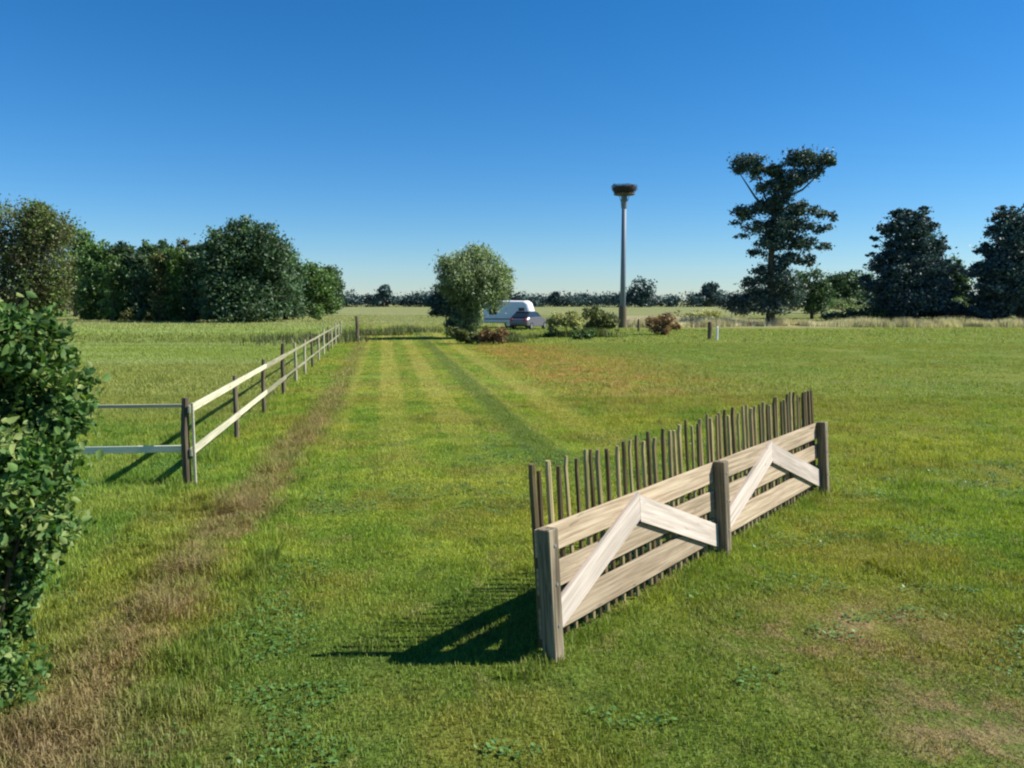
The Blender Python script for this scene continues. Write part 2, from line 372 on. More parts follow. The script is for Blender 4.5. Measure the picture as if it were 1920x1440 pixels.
# broad leaved clover and weeds low in the near lawn
M_clover, N, b, o = material('clover_leaves'); rn = N.attr('rnd')
N.put(b.inputs['Base Color'], N.mix(rn, (.05, .12, .02), (.10, .20, .045))); b.inputs['Roughness'].default_value = .5; b.inputs['Specular IOR Level'].default_value = .3
n = 90000; y = np.sqrt(3.4 ** 2 + rng.random(n) * (14 ** 2 - 3.4 ** 2)); x = (rng.random(n) * 2 - 1) * (y * .66 + 1.2)
k = (vn(x + 9, y, 1.1) * .6 + vn(x, y + 5, 3.3) * .4 > .665) & (np.abs(x + U * y + 1.8) > .5); x, y = x[k], y[k]; m = len(x)
th = rng.random(m) * 6.283; L = .008 + .010 * rng.random(m); zz = gz(x, y) + .015 + .025 * rng.random(m); V = np.empty((m, 4, 3)); tl = rng.normal(size=m) * .35
for j, (q, e) in enumerate(((1, 0), (.9, 1.5), (1, 3.1), (.9, 4.7))):
    V[:, j] = np.stack([x + np.cos(th + e) * L * q, y + np.sin(th + e) * L * q, zz + np.cos(e) * L * tl], 1)
tag(npmesh('clover', V.reshape(-1, 3), np.arange(m * 4).reshape(m, 4), M_clover, None, {'rnd': ('FLOAT', np.repeat(rng.random(m), 4))}), 'low broad leaved clover patches in the near lawn', 'clover', kind='stuff')

# ------------------------------------------------------------------ foliage
def foliage_mat(name, c1, c2, rough=.5, trans=.25, spec=.3, c3=None):
    m, N, b, o = material(name)
    r = N.attr('rnd'); cl = N.attr('clump')
    c = N.mix(r, c1, c2)
    if c3: c = N.mix(N.ss(cl, .55, .8), c, c3)
    c = N.mul(c, N.grey(N.m('MULTIPLY_ADD', cl, 1.0, .5)))
    N.put(b.inputs['Base Color'], c); b.inputs['Roughness'].default_value = rough; b.inputs['Specular IOR Level'].default_value = spec
    translucent(N, b, o, N.mul(c, (1.1, 1.3, .5)), trans); return m
L_dark = foliage_mat('dark_tree_leaves', (0.042, 0.084, 0.042), (0.084, 0.142, 0.067))
L_mid = foliage_mat('mid_tree_leaves', (0.064, 0.127, 0.036), (0.119, 0.192, 0.055))
L_brown = foliage_mat('olive_brown_leaves', (0.090, 0.098, 0.045), (0.149, 0.143, 0.067), c3=(0.098, 0.143, 0.038))
L_pine = foliage_mat('pine_needles', (0.037, 0.068, 0.064), (0.094, 0.138, 0.116), trans=.12, spec=.2)
L_blue = foliage_mat('conifer_needles', (0.035, 0.070, 0.078), (0.080, 0.127, 0.127), trans=.1, spec=.2)
L_willow = foliage_mat('willow_leaves', (0.141, 0.206, 0.099), (0.279, 0.329, 0.174), trans=.25)
L_bush = foliage_mat('broad_bush_leaves', (0.052, 0.134, 0.034), (0.143, 0.247, 0.066), rough=.6, trans=.33, spec=.22, c3=(0.179, 0.224, 0.075))
L_yellow = foliage_mat('yellow_shrub_leaves', (0.312, 0.312, 0.130), (0.468, 0.442, 0.208))
L_rust = foliage_mat('rusty_shrub_leaves', (0.21, 0.12, 0.065), (0.34, 0.22, 0.12))
L_olive = foliage_mat('olive_shrub_leaves', (0.091, 0.111, 0.039), (0.156, 0.169, 0.065))
L_lime = foliage_mat('pale_green_leaves', (0.130, 0.221, 0.065), (0.221, 0.299, 0.104))

def leaf_cloud(name, blobs, mat, parent, clumps, per, leaf, spread=.16, ovate=False, aspect=.55, hang=0.0, flat=0.0, shell=.55):
    """blobs: (cx,cy,cz,rx,ry,rz). Leaves gathered in clumps spread through the volume of the blobs."""
    B = np.array(blobs, float); vol = (B[:, 3] * B[:, 4] * B[:, 5]) ** .8; pr = vol / vol.sum()
    bi = rng.choice(len(B), clumps, p=pr); d = rng.normal(size=(clumps, 3)); d /= np.linalg.norm(d, axis=1)[:, None]
    r = shell + (1 - shell) * rng.random(clumps) ** .6; r = np.where(rng.random(clumps) < .25, rng.random(clumps), r)
    r *= .85 + .3 * rng.random(clumps)
    cc = B[bi, :3] + d * r[:, None] * B[bi, 3:]
    cs = (B[bi, 3:].mean(1) * spread) * (.6 + .9 * rng.random(clumps))
    ci = np.repeat(np.arange(clumps), per); n = len(ci)
    off = rng.normal(size=(n, 3)) * cs[ci][:, None] * np.array([1, 1, .75 - .45 * flat]); off[:, 2] -= np.abs(rng.normal(size=n)) * cs[ci] * hang
    c = cc[ci] + off
    c[:, 2] = np.maximum(c[:, 2], .03)
    a = rng.normal(size=(n, 3)); a[:, 2] = a[:, 2] * (1 - .7 * flat) - hang * 2.2
    a /= np.linalg.norm(a, axis=1)[:, None]
    q = rng.normal(size=(n, 3)); q[:, 2] *= (1 - .6 * flat); b_ = np.cross(a, q); b_ /= np.linalg.norm(b_, axis=1)[:, None] + 1e-9
    nrm = np.cross(a, b_)
    L = leaf * (.6 + .8 * rng.random(n)); a = a * L[:, None]; b_ = b_ * (L * aspect)[:, None]
    if ovate:
        V = np.empty((n, 8, 3)); f_ = nrm * (L * .16)[:, None]; cv = nrm * (L * .10 * rng.normal(size=n))[:, None]
        V[:, 0] = c - a * .5; V[:, 1] = c - a * .22 + b_ * .46 + f_; V[:, 2] = c + a * .12 + b_ * .42 + f_ + cv; V[:, 3] = c + a * .52 + cv * 2
        V[:, 4] = c + a * .12 - b_ * .42 + f_ + cv; V[:, 5] = c - a * .22 - b_ * .46 + f_; V[:, 6] = c - a * .22; V[:, 7] = c + a * .12 + cv
        i8 = np.arange(n)[:, None] * 8
        Fq = np.concatenate([i8 + q for q in ([0, 1, 6], [6, 1, 2], [6, 2, 7], [7, 2, 3], [0, 6, 5], [6, 4, 5], [6, 7, 4], [7, 3, 4])])
        return npmesh(name, V.reshape(-1, 3), Fq, mat, parent, {'rnd': ('FLOAT', np.repeat(rng.random(n), 8)), 'clump': ('FLOAT', np.repeat(rng.random(clumps)[ci], 8))})
    V = np.empty((n, 4, 3)); V[:, 0] = c - a * .5; V[:, 1] = c + b_ * .5 - a * .05 + nrm * (L * .12)[:, None]; V[:, 2] = c + a * .5; V[:, 3] = c - b_ * .5 - a * .05 + nrm * (L * .12)[:, None]
    Fq = np.arange(n * 4).reshape(n, 4)
    return npmesh(name, V.reshape(-1, 3), Fq, mat, parent, {'rnd': ('FLOAT', np.repeat(rng.random(n), 4)), 'clump': ('FLOAT', np.repeat(rng.random(clumps)[ci], 4))})
def woodwork(root, base_r, H, blobs, lean=0., name='trunk', limbs=6, frac=.8):
    mb = MB(); top = Vector((lean, 0, H * frac)); mid = Vector((lean * .4 + R.uniform(-.02, .02) * H, R.uniform(-.02, .02) * H, H * frac * .5))
    mb.tube([(0, 0, -.15), (0, 0, H * .04), mid, top], [base_r * 1.35, base_r, base_r * .7, base_r * .22], 9, wob=.06)
    mb.build(name, M_bark, root, smooth=True)
    for b_ in R.sample(blobs, min(limbs, len(blobs))):
        e = Vector(b_[:3]); z0 = max(H * .12, min(e.z * .75, H * frac * .95)); t = z0 / (H * frac)
        s0 = mid * (t / .5) if t < .5 else mid.lerp(top, (t - .5) / .5)
        m1 = s0.lerp(e, .5) + Vector((0, 0, -.04 * H))
        MB().tube([s0, m1, e], [base_r * .38, base_r * .24, base_r * .08], 6).build('limb', M_bark, root, smooth=True)
def tree(name, label, cat, bx, by, pix, mat, clumps, per, leaf, base_r=.3, group=None, depth=1.0, extra=None, far=None, **kw):
    """bx,by: foot of the trunk on the ground; pix: crown blobs (px, py, rx, ry) seen from the path, given real depth"""
    p = at(bx, by)
    root = empty(name, (p.x, p.y, 0), label, cat, group); s = p.y / F * 1.0
    blobs = []
    for (qx, qy, rx, ry) in pix:
        dy = R.uniform(-.45, .45) * depth * rx * s; w_ = atd(qx, qy, p.y + dy)
        k_ = (p.y + dy) / p.y
        blobs.append((w_.x - p.x, dy, w_.z, rx * s * k_, rx * s * k_ * depth, ry * s * k_))
    H = max(b_[2] + b_[5] * .6 for b_ in blobs)
    limbs = kw.pop('limbs', 6)
    if base_r: woodwork(root, base_r, H, blobs, limbs=limbs)
    leaf_cloud('crown', blobs, mat, root, clumps, per, leaf, **kw)
    return root
def shrub(name, label, bx, by, pix, mat, clumps, per, leaf, group=None, **kw):
    return tree(name, label, 'shrub', bx, by, pix, mat, clumps, per, leaf, base_r=.04, group=group, **kw)

# tall open tree on the right
root_tall = tree('tall_tree', 'tall open tree with layered crown and bare dark foot right of the nest pole', 'tree', 1444, 611, [
    (1402, 304, 26, 16), (1385, 322, 16, 12), (1420, 322, 22, 14), (1450, 318, 14, 12), (1500, 298, 30, 16), (1535, 298, 26, 13), (1560, 303, 14, 8), (1520, 322, 24, 12), (1485, 335, 26, 18),
    (1462, 345, 20, 16), (1440, 352, 22, 12), (1456, 322, 16, 16), (1468, 364, 20, 16), (1464, 404, 24, 18), (1456, 440, 22, 18), (1400, 398, 26, 13), (1432, 388, 26, 13), (1384, 412, 14, 8), (1455, 375, 20, 18), (1500, 392, 26, 13), (1535, 398, 18, 9), (1563, 407, 12, 7), (1415, 425, 30, 12),
    (1395, 440, 16, 6), (1460, 425, 26, 22), (1500, 425, 24, 14), (1540, 428, 16, 8), (1445, 455, 28, 16), (1500, 455, 30, 13), (1545, 462, 16, 7), (1490, 482, 26, 14), (1515, 490, 12, 12), (1420, 475, 20, 7),
    (1460, 490, 22, 20), (1425, 508, 24, 10), (1462, 525, 30, 22), (1412, 530, 24, 10), (1430, 552, 34, 16), (1480, 548, 28, 20), (1385, 565, 26, 10), (1450, 578, 34, 12)],
    L_pine, 980, 38, .26, base_r=.42, spread=.26, flat=.3, depth=.8, shell=.35, limbs=9)
# the two conifers
def cone_blobs(cx, top, bot, half, prof, n=46):
    out = []
    for i in range(n):
        t = (i + .5) / n; y = top + (bot - top) * t ** .9; wd = half * prof(t)
        for s_ in (-1, 1):
            out.append((cx + s_ * wd * R.uniform(.15, .72), y + R.uniform(-4, 4), max(9, wd * R.uniform(.25, .42)), max(6, wd * .12)))
    for i in range(16):
        y = R.uniform(top + 10, bot - 20); t = (y - top) / (bot - top); sg = R.choice((-1, 1))
        out.append((cx + sg * half * prof(t) * R.uniform(.75, 1.02), y, R.uniform(7, 14), R.uniform(5, 9)))
    out += [(cx, top + (bot - top) * q, half * .62 * prof(q), 24) for q in (.12, .25, .4, .55, .7, .85)]
    return out
tree('conifer_tree', 'broad dark conifer with branches to the ground, left of the pair on the right', 'tree', 1706, 602, cone_blobs(1708, 392, 592, 104, lambda t: .34 + .66 * t ** .6), L_blue, 1300, 48, .34, base_r=.4, group='dark conifers at the field edge', spread=.22, flat=.5, depth=.9)
tree('conifer_tree', 'dark conifer cut by the right edge of the view', 'tree', 1912, 603, cone_blobs(1912, 388, 594, 112, lambda t: .32 + .68 * t ** .55), L_blue, 1300, 48, .34, base_r=.4, group='dark conifers at the field edge', spread=.22, flat=.5, depth=.9)
# trees behind, between and beside them
tree('bushy_tree', 'low rounded green tree standing close behind the tall open tree', 'tree', 1522, 598, [(1515, 535, 34, 28), (1545, 548, 26, 24), (1495, 555, 26, 22), (1525, 572, 34, 14)], L_dark, 170, 40, .34, base_r=.22, group='background trees on the right')
tree('bushy_tree', 'flat topped green tree between the tall open tree and the conifers', 'tree', 1590, 588, [(1565, 535, 26, 18), (1600, 528, 34, 18), (1585, 552, 44, 14)], L_dark, 170, 40, .5, base_r=.25, group='background trees on the right')
tree('bushy_tree', 'small green tree tucked against the right flank of the first conifer', 'tree', 1792, 598, [(1788, 505, 16, 24), (1792, 535, 22, 26), (1795, 560, 24, 14)], L_dark, 150, 40, .36, base_r=.2, group='background trees on the right')
shrub('shrub', 'pale grey green shrub left of the first conifer', 1578, 595, [(1565, 572, 24, 9), (1595, 570, 22, 12)], L_willow, 70, 30, .25)
shrub('shrub', 'pale shrub in the gap between the two conifers', 1772, 601, [(1755, 578, 14, 14), (1785, 570, 18, 12), (1775, 588, 22, 9)], L_lime, 90, 30, .25)
shrub('shrub', 'dark low shrub under the left skirt of the tall tree', 1372, 600, [(1362, 570, 18, 10), (1390, 575, 26, 13), (1350, 566, 12, 7)], L_blue, 110, 30, .25)
shrub('shrub', 'dark hedge shrub at the foot of the first conifer', 1640, 602, [(1560, 592, 22, 6), (1600, 590, 28, 8), (1640, 588, 30, 12)], L_dark, 110, 30, .25)

# ------------------------------------------------------------------ the wood on the left
WG = 'trees of the wood on the left'
def wtree(label, bx, by, pix, mat, cl=260, leaf=.36, **kw):
    return tree('woodland_tree', label, 'tree', bx, by, pix, mat, cl, 44, leaf, base_r=.28, group=WG, spread=.2, **kw)
wtree('tall olive brown tree at the left edge of the view', 12, 596, [(-10, 440, 60, 60), (40, 425, 50, 45), (0, 500, 70, 60), (50, 490, 50, 60), (20, 555, 70, 35)], L_brown, 420)
wtree('tall brown tree with pointed top behind the near bush', 72, 596, [(66, 400, 28, 24), (90, 430, 40, 36), (80, 490, 44, 60), (90, 555, 46, 36)], L_brown, 380)
wtree('lower green tree at the right end of the brown ones', 142, 594, [(142, 450, 28, 26), (150, 495, 30, 40), (140, 550, 34, 36)], L_mid, 240)
for i, (cx, top, hw, mt, lb) in enumerate([(188, 452, 32, L_mid, 'green tree where the dark wood begins'), (232, 450, 30, L_dark, 'dark tree second in the even topped wood'),
        (272, 456, 28, L_mid, 'lighter green tree third in the even topped wood'), (310, 450, 30, L_dark, 'dark tree in the middle of the even topped wood'),
        (345, 455, 28, L_brown, 'brownish tree just left of the highest dark tree'), (376, 452, 26, L_dark, 'dark tree against the left flank of the highest tree')]):
    wtree(lb, cx, 600, [(cx + R.uniform(-6, 6), top + 16 + 7 * (i % 2), hw * .55, 18), (cx - hw * .35, top + 44 + R.uniform(-8, 8), hw * .7, 30), (cx + hw * .35, top + 56, hw * .75, 36), (cx, top + 95, hw, 30), (cx + hw * .6, 545, hw * .7, 30), (cx - hw * .6, 560, hw * .6, 28), (cx, 578, hw * 1.2, 20), (cx + 10, 590, hw * 1.1, 13)], mt, 460)
for k_, bx_ in enumerate((212, 262, 300, 326, 362)):
    wtree(('slender pale stemmed tree, leftmost along the front of the wood', 'slender pale stemmed tree, second along the front of the wood', 'slender pale stemmed tree, third along the front of the wood', 'slender pale stemmed tree, fourth along the front of the wood', 'slender pale stemmed tree beside the highest dark tree')[k_], bx_, 603, [(bx_, 492 + R.uniform(-8, 14), 15, 24), (bx_ + 2, 526, 17, 28), (bx_, 562, 17, 24), (bx_ + 3, 586, 17, 14)], (L_mid, L_dark, L_olive, L_mid, L_dark)[k_], 90)
wtree('highest dark tree of the wood with a domed crown', 455, 604, [(455, 432, 24, 24), (425, 460, 34, 30), (482, 450, 38, 30), (452, 490, 60, 40), (510, 485, 36, 40), (405, 500, 34, 36), (455, 545, 66, 36), (520, 545, 36, 36), (400, 560, 30, 30), (460, 583, 66, 17)], L_dark, 760)
wtree('dark round tree right of the highest one', 536, 600, [(530, 480, 24, 22), (540, 520, 30, 34), (530, 562, 36, 28), (540, 586, 30, 10)], L_dark, 260)
wtree('rounded lighter green tree near the right end of the wood', 590, 592, [(580, 520, 30, 24), (600, 530, 32, 26), (590, 562, 42, 24)], L_mid, 260, .4)
wtree('small dark tree closing the right end of the wood', 622, 588, [(612, 515, 20, 16), (625, 535, 16, 20), (622, 562, 18, 20)], L_dark, 170, .42)
shrub('shrub', 'grey green shrub at the foot of the even topped wood', 300, 602, [(250, 592, 34, 8), (300, 590, 40, 10), (350, 592, 34, 9)], L_olive, 120, 30, .3)
shrub('shrub', 'young light green shrub behind the far posts', 598, 602, [(598, 582, 9, 13), (594, 592, 11, 8)], L_lime, 50, 30, .22)
shrub('shrub', 'small dark green shrub at the right end of the wood', 621, 592, [(621, 574, 9, 15)], L_mid, 40, 30, .25)
# far tree line: one mass, with the few crowns that rise above it as trees of their own
bl = []
xx = -330.
while xx < 420:
    pxv = 960 + F * xx / 300
    h = 3.2 + 1.8 * float(vn(xx, 3., .045)) + 1.6 * float(vn(xx, 9., .21))
    if 960 < pxv < 1090: h *= .88
    yy = 300 + R.uniform(-14, 14)
    bl.append((xx, yy, h * .5, 4.6, 4, h * .52)); xx += R.uniform(2.2, 4)
o = leaf_cloud('distant_wood', bl, L_blue, None, 9000, 18, .8, spread=.2, shell=.2); tag(o, 'low dark tree line along the horizon', 'wood', kind='stuff')
FG = 'crowns rising above the far tree line'
def ftree(label, bx, top, hw, Yd):
    p = atd(bx, HOR, Yd); root = empty('distant_tree', (p.x, Yd, 0), label, 'tree', FG); s = Yd / F
    H = EYE + (HOR - top) * s; r = hw * s
    bs = [(0, 0, H - r * .8, r * .85, r * .8, r * .8), (-r * .4, 0, H - r * 1.3, r * .75, r * .7, r * .7), (r * .4, 1, H - r * 1.3, r * .75, r * .7, r * .7)]
    woodwork(root, .35, H, bs, limbs=3); leaf_cloud('crown', bs, L_blue, root, 90, 30, .9, spread=.22)
ftree('round dark tree on the horizon just right of the nest pole', 1201, 524, 25, 280)
ftree('small dark tree on the horizon between the nest pole and the tall tree', 1331, 532, 16, 290)
ftree('small dark tree on the horizon between the wood and the willow', 720, 536, 11, 290)
ftree('small dark tree on the horizon right of the white caravan', 1040, 549, 10, 295)

# ------------------------------------------------------------------ willow and shrubs at the end of the lawn
tree('willow_tree', 'grey green round willow at the end of the mown lawn', 'tree', 868, 634, [
    (880, 478, 28, 22), (850, 500, 28, 24), (905, 495, 34, 26), (880, 515, 50, 30), (930, 525, 30, 30), (845, 535, 30, 26), (905, 550, 44, 24), (870, 560, 40, 24), (945, 540, 16, 22),
    (865, 590, 26, 22), (885, 600, 22, 22), (850, 612, 14, 12)], L_willow, 560, 60, .20, base_r=.28, spread=.2, aspect=.3, hang=.5)
shrub('shrub', 'dark bush in the shade on the left of the willow', 838, 634, [(838, 560, 24, 20), (822, 570, 22, 18), (850, 580, 24, 18), (818, 582, 14, 12), (855, 605, 16, 18)], L_blue, 200, 46, .16)
shrub('shrub', 'low bramble mound at the foot of the willow', 875, 645, [(865, 628, 14, 10), (880, 634, 16, 10), (850, 622, 14, 8)], L_olive, 90, 40, .12)
shrub('shrub', 'rust coloured shrub right of the willow foot', 925, 646, [(915, 628, 16, 12), (938, 630, 14, 14), (900, 636, 10, 8)], L_rust, 90, 40, .12)
shrub('shrub', 'yellow flowering shrub between the grey car and the nest pole', 1062, 632, [(1045, 600, 18, 12), (1068, 596, 20, 12), (1080, 605, 12, 14), (1035, 612, 9, 10)], L_yellow, 110, 36, .15)
shrub('shrub', 'olive shrub at the left foot of the nest pole', 1120, 628, [(1110, 590, 22, 14), (1130, 600, 26, 16), (1150, 608, 14, 12), (1118, 612, 26, 10)], L_olive, 130, 36, .16)
shrub('shrub', 'dark green low shrub left of the nest pole', 1098, 636, [(1085, 628, 16, 6), (1105, 626, 18, 7)], L_mid, 60, 30, .13)
shrub('shrub', 'pinkish brown shrub on the sandy ground right of the nest pole', 1240, 628, [(1228, 606, 18, 12), (1250, 604, 20, 14), (1238, 618, 20, 8)], L_rust, 100, 34, .15)
shrub('shrub', 'small dark brown shrub beside the pinkish one', 1268, 620, [(1266, 612, 10, 7)], L_rust, 35, 26, .13)
shrub('shrub', 'tawny shrub at the back of the sandy ground', 1300, 606, [(1275, 588, 10, 7), (1290, 594, 22, 5), (1320, 590, 24, 8), (1345, 592, 12, 8)], L_yellow, 80, 26, .22)

M_straw = foliage_mat('dry_straw', (.46, .39, .26), (.66, .58, .42), trans=.2)
def tall_grass(name, label, cat, spots, n, h, mat):
    S_ = np.array(spots, float); i = rng.integers(0, len(S_), n)
    x = S_[i, 0] + rng.normal(size=n) * S_[i, 2]; y = S_[i, 1] + rng.normal(size=n) * S_[i, 3]
    k = vn(x, y, .7) > .32; x, y = x[k], y[k]; m = len(x); H_ = h * (.5 + .8 * rng.random(m)) * (.5 + vn(x, y, .5)); th = rng.random(m) * 6.28; wd = .034
    V = np.empty((m, 3, 3)); V[:, 0] = np.stack([x - np.cos(th) * wd, y - np.sin(th) * wd, -.02 + 0 * x], 1); V[:, 1] = np.stack([x + np.cos(th) * wd, y + np.sin(th) * wd, -.02 + 0 * x], 1)
    V[:, 2] = np.stack([x + rng.normal(size=m) * .12, y + rng.normal(size=m) * .12, H_], 1)
    o = npmesh(name, V.reshape(-1, 3), np.arange(m * 3).reshape(m, 3), mat, None, {'rnd': ('FLOAT', np.repeat(rng.random(m), 3)), 'clump': ('FLOAT', np.repeat(vn(x, y, 1.3), 3))})
    tag(o, label, cat, kind='stuff')
sp1 = []
for px_, py_, w_, h_ in [(1190, 604, 1.2, .7), (1215, 606, 1.5, .8), (1250, 603, 1.5, 1), (1290, 606, 1.6, .8), (1330, 605, 1.4, .8), (1365, 604, 1.4, .8), (1400, 603, 1.5, .8), (1470, 604, 2, .7), (1530, 603, 2.5, .7), (1600, 604, 2.5, .7), (1700, 606, 3, .6), (1800, 606, 3, .6), (1880, 606, 3, .6)]:
    q = at(px_, py_ + 7); sp1.append((q.x, q.y, w_, h_))
tall_grass('dry_grass', 'pale dry grass standing in a strip beyond the lawn, right of the nest pole', 'dry grass', sp1, 34000, .62, M_straw)
sp2 = []
for px_, py_, w_, h_ in [(905, 640, .5, .4), (935, 642, .6, .4), (985, 634, 1, .5), (1040, 632, 1, .5), (1100, 632, 1, .4), (700, 628, 1.2, 1.), (780, 622, 1.5, 1.), (620, 640, .8, 1.5), (560, 640, 1.5, 2)]:
    q = at(px_, py_); sp2.append((q.x, q.y, w_, h_))
tall_grass('rough_grass', 'rough uncut grass and weeds around the far end of the mown lawn', 'rough grass', sp2, 11000, .40, L_olive)

# ------------------------------------------------------------------ near bush, left edge
NB = at(-40, 1330); root = empty('leafy_bush', (NB.x, NB.y, 0), 'big broad leaved bush filling the left edge close to the path', 'bush')
s = NB.y / F; bl = []
for (qx, qy, rx, ry) in [(20, 645, 80, 58), (80, 695, 70, 62), (36, 760, 104, 76), (102, 790, 54, 62), (30, 870, 96, 80), (80, 900, 52, 60), (20, 980, 95, 80), (75, 1000, 48, 50), (-10, 1090, 70, 80), (-25, 1190, 55, 60), (-40, 1270, 40, 50),
        (20, 1110, 50, 70), (8, 1200, 44, 60), (0, 1265, 40, 50), (-20, 1310, 50, 34), (-60, 1290, 60, 50), (-90, 680, 120, 90), (-110, 820, 130, 110), (-110, 980, 120, 110), (-100, 1130, 90, 100), (-200, 760, 120, 120), (-210, 950, 110, 120)]:
    dy = R.uniform(-.3, .3); w_ = atd(qx, qy, NB.y + dy); bl.append((w_.x - NB.x, dy, w_.z, rx * s, rx * s * 1.0, ry * s))
leaf_cloud('foliage', bl, L_bush, root, 1500, 32, .052, spread=.20, ovate=True, aspect=.66, hang=.12, shell=.35)
shoots = [(b_[0] + R.uniform(-1, 1) * b_[3] * 1.05, b_[1] + R.uniform(-.2, .2), b_[2] + R.uniform(-.6, 1.1) * b_[5], .07, .07, .10) for b_ in bl for _ in range(5)]
leaf_cloud('shoots', shoots, L_bush, root, 170, 16, .048, spread=.8, ovate=True, aspect=.62)
for k_ in range(9):
    mb = MB(); e = Vector(R.choice(bl)[:3]); a = Vector((R.uniform(-.25, .0), R.uniform(-.1, .1), -.08)); m1 = a.lerp(e, .45) + Vector((R.uniform(-.1, .1), R.uniform(-.1, .1), .1))
    mb.tube([a, m1, e], [.020, .014, .005], 7); mb.build('stem', M_bark, root, smooth=True)

# ------------------------------------------------------------------ the short fence in front
d_ = fB - fA; ang = math.atan2(d_.y, d_.x); LEN = d_.length
root = empty('board_fence', fA, 'short leaning length of pale board fence with braces and stakes', 'fence', rot=(rad(-4.0), 0, ang))
PW = .108; HP = .90
xm = None
mid_g = at(1366, 1043); xm = (mid_g - fA).length
for x_ in (-.02, xm - PW / 2, LEN - PW * .6):
    MB().box((x_, -PW / 2, -.12), (x_ + PW, PW / 2, HP), bev=.006).build('post', M_post, root)
for o_ in root.children:   # grain runs up the posts
    a = o_.data.attributes['g']; v = np.empty(len(a.data) * 3, np.float32); a.data.foreach_get('vector', v); v = v.reshape(-1, 3)[:, [2, 1, 0]]; a.data.foreach_set('vector', v.ravel().copy())
YB = PW / 2 + .003
panels = [(.0, xm - .004), (xm + .004, LEN + .04)]
for (x0, x1) in panels:
    for (z0, z1) in ((.145, .355), (.442, .622), (.698, .890)):
        z0 += R.uniform(-.004, .004); z1 += R.uniform(-.004, .004)
        MB().box((x0, YB, z0), (x1, YB + .026, z1), bev=.003).build('board', M_board, root)
for (x0, x1) in ((.10, xm - PW / 2 - .01), (xm + PW / 2 + .01, LEN - PW * .6 - .01)):
    xp = x0 + (x1 - x0) * .46
    for (a, za, b, zb) in ((x0, .23, xp, .785), (xp + .004, .765, x1, .20)):
        t = .215 / 2; th = math.atan2(zb - za, b - a)
        poly = [(a, za - t), (b, zb - t), (b, zb + t), (a, za + t)]
        if a == x0: poly = [(a, za - t + .01), (b, zb - t), (b, zb + t), (a, za + t)]
        gfun = lambda V, th=th: [(v[0] * math.cos(th) + v[2] * math.sin(th), v[1], -v[0] * math.sin(th) + v[2] * math.cos(th)) for v in V]
        MB().prism(poly, YB - .032, YB - .002, g=gfun).build('brace', M_brace, root)
for x_ in (.04, xm - .0, LEN - .02):
    for z_ in (.25, .53, .79):
        MB().tube([(x_, -PW / 2 - .006, z_), (x_, -PW / 2 + .004, z_)], [.011, .013], 8).build('bolt', M_wire, root)
YS = YB + .026
ns = 54
for i in range(ns):
    x_ = .03 + (LEN - .06) * i / (ns - 1) + R.uniform(-.020, .020); h = 1.30 + R.uniform(-.045, .045); r = R.uniform(.0150, .0225)
    if i == 0: x_, h, r = .075, 1.32, .026
    if i > ns - 5: r = .024; h = 1.30
    tx = R.uniform(-.02, .02); yc = YS + r + .004
    mb = MB(); mb.tube([(x_, yc, .03 + R.uniform(0, .05)), (x_ + tx * .4, yc, h * .45), (x_ + tx + R.uniform(-.008, .008), yc + R.uniform(0, .01), h * .94), (x_ + tx * 1.1, yc, h)], [r, r * 1.05, r * .97, r * .80], 7, wob=.10)
    mb.build('stake', M_stake2 if (i % 2 and R.random() < .75) or i > ns - 5 or i == 0 else M_stake, root)
# ------------------------------------------------------------------ paddock fence
p0 = at(352, 909); root = empty('paddock_fence', p0, 'long two rail paddock fence running from the corner post to the far field', 'fence')
dirv = Vector((-.160, 1, 0)).normalized(); pa = math.atan2(dirv.y, dirv.x); root.rotation_euler = (0, 0, pa)
dist = [0, 3.6, 6.9, 10.4, 13.4, 16.2, 19.0, 22.0, 24.8, 27.6, 30.5, 33.6, 36.6, 39.8]
for i, t in enumerate(dist):
    big = i in (0, 3); hgt = 1.14 if i == 0 else (1.30 if i == 3 else 1.12 + R.uniform(-.06, .06)); wd = .065 if big else .045
    m_ = M_pdark if (i in (0, 1, 2, 3, 6, 9)) else M_ppale
    rp = .052 if big else .042
    mb = MB(); mb.tube([(t, 0, -.2), (t + R.uniform(-.01, .01), R.uniform(-.01, .01), hgt * .6), (t + R.uniform(-.03, .03), R.uniform(-.02, .02), hgt)], [rp * 1.05, rp, rp * .92], 9, wob=.05)
    mb.build('post', m_, root, smooth=False)
for i in range(12):
    for z_ in (1.00, .44):
        sgn = -.065
        a0, a1 = dist[i] + (.01 if i else -.05), dist[i + 1] - .01
        mb = MB(); mb.box((a0, sgn - .018, z_ - .048 + R.uniform(-.012, .012)), (a1, sgn + .014, z_ + .048), bev=.004) if i < 3 else mb.box((a0, sgn - .012, z_ - .034 + R.uniform(-.012, .012)), (a1, sgn + .010, z_ + .034), bev=.004); mb.build('rail', M_rail if i < 2 else M_grail, root)
mb = MB(); mb.box((-.04, -.118, .0), (.0, -.085, 1.08), bev=.004); mb.build('batten', M_rail, root)
root = empty('side_fence', p0 + Vector((-2.55, -.05, 0)), 'pale two rail fence running left from the corner post to behind the bush', 'fence')
root.rotation_euler = (0, 0, rad(5.0))
for k_ in (0, -2.6): 
    mb = MB(); mb.tube([(k_, 0, -.2), (k_, 0, 1.1)], [.045, .04], 9, wob=.05); mb.build('post', M_ppale, root)
for a0, a1 in ((-2.6, -.01), (.01, 2.48)):
    for z_, hh in ((1.03, .022), (.46, .045)):
        mb = MB(); mb.box((a0, -.078, z_ - hh), (a1, -.048, z_ + hh), bev=.003); mb.build('rail', M_side if z_ < 1 else M_rail, root)

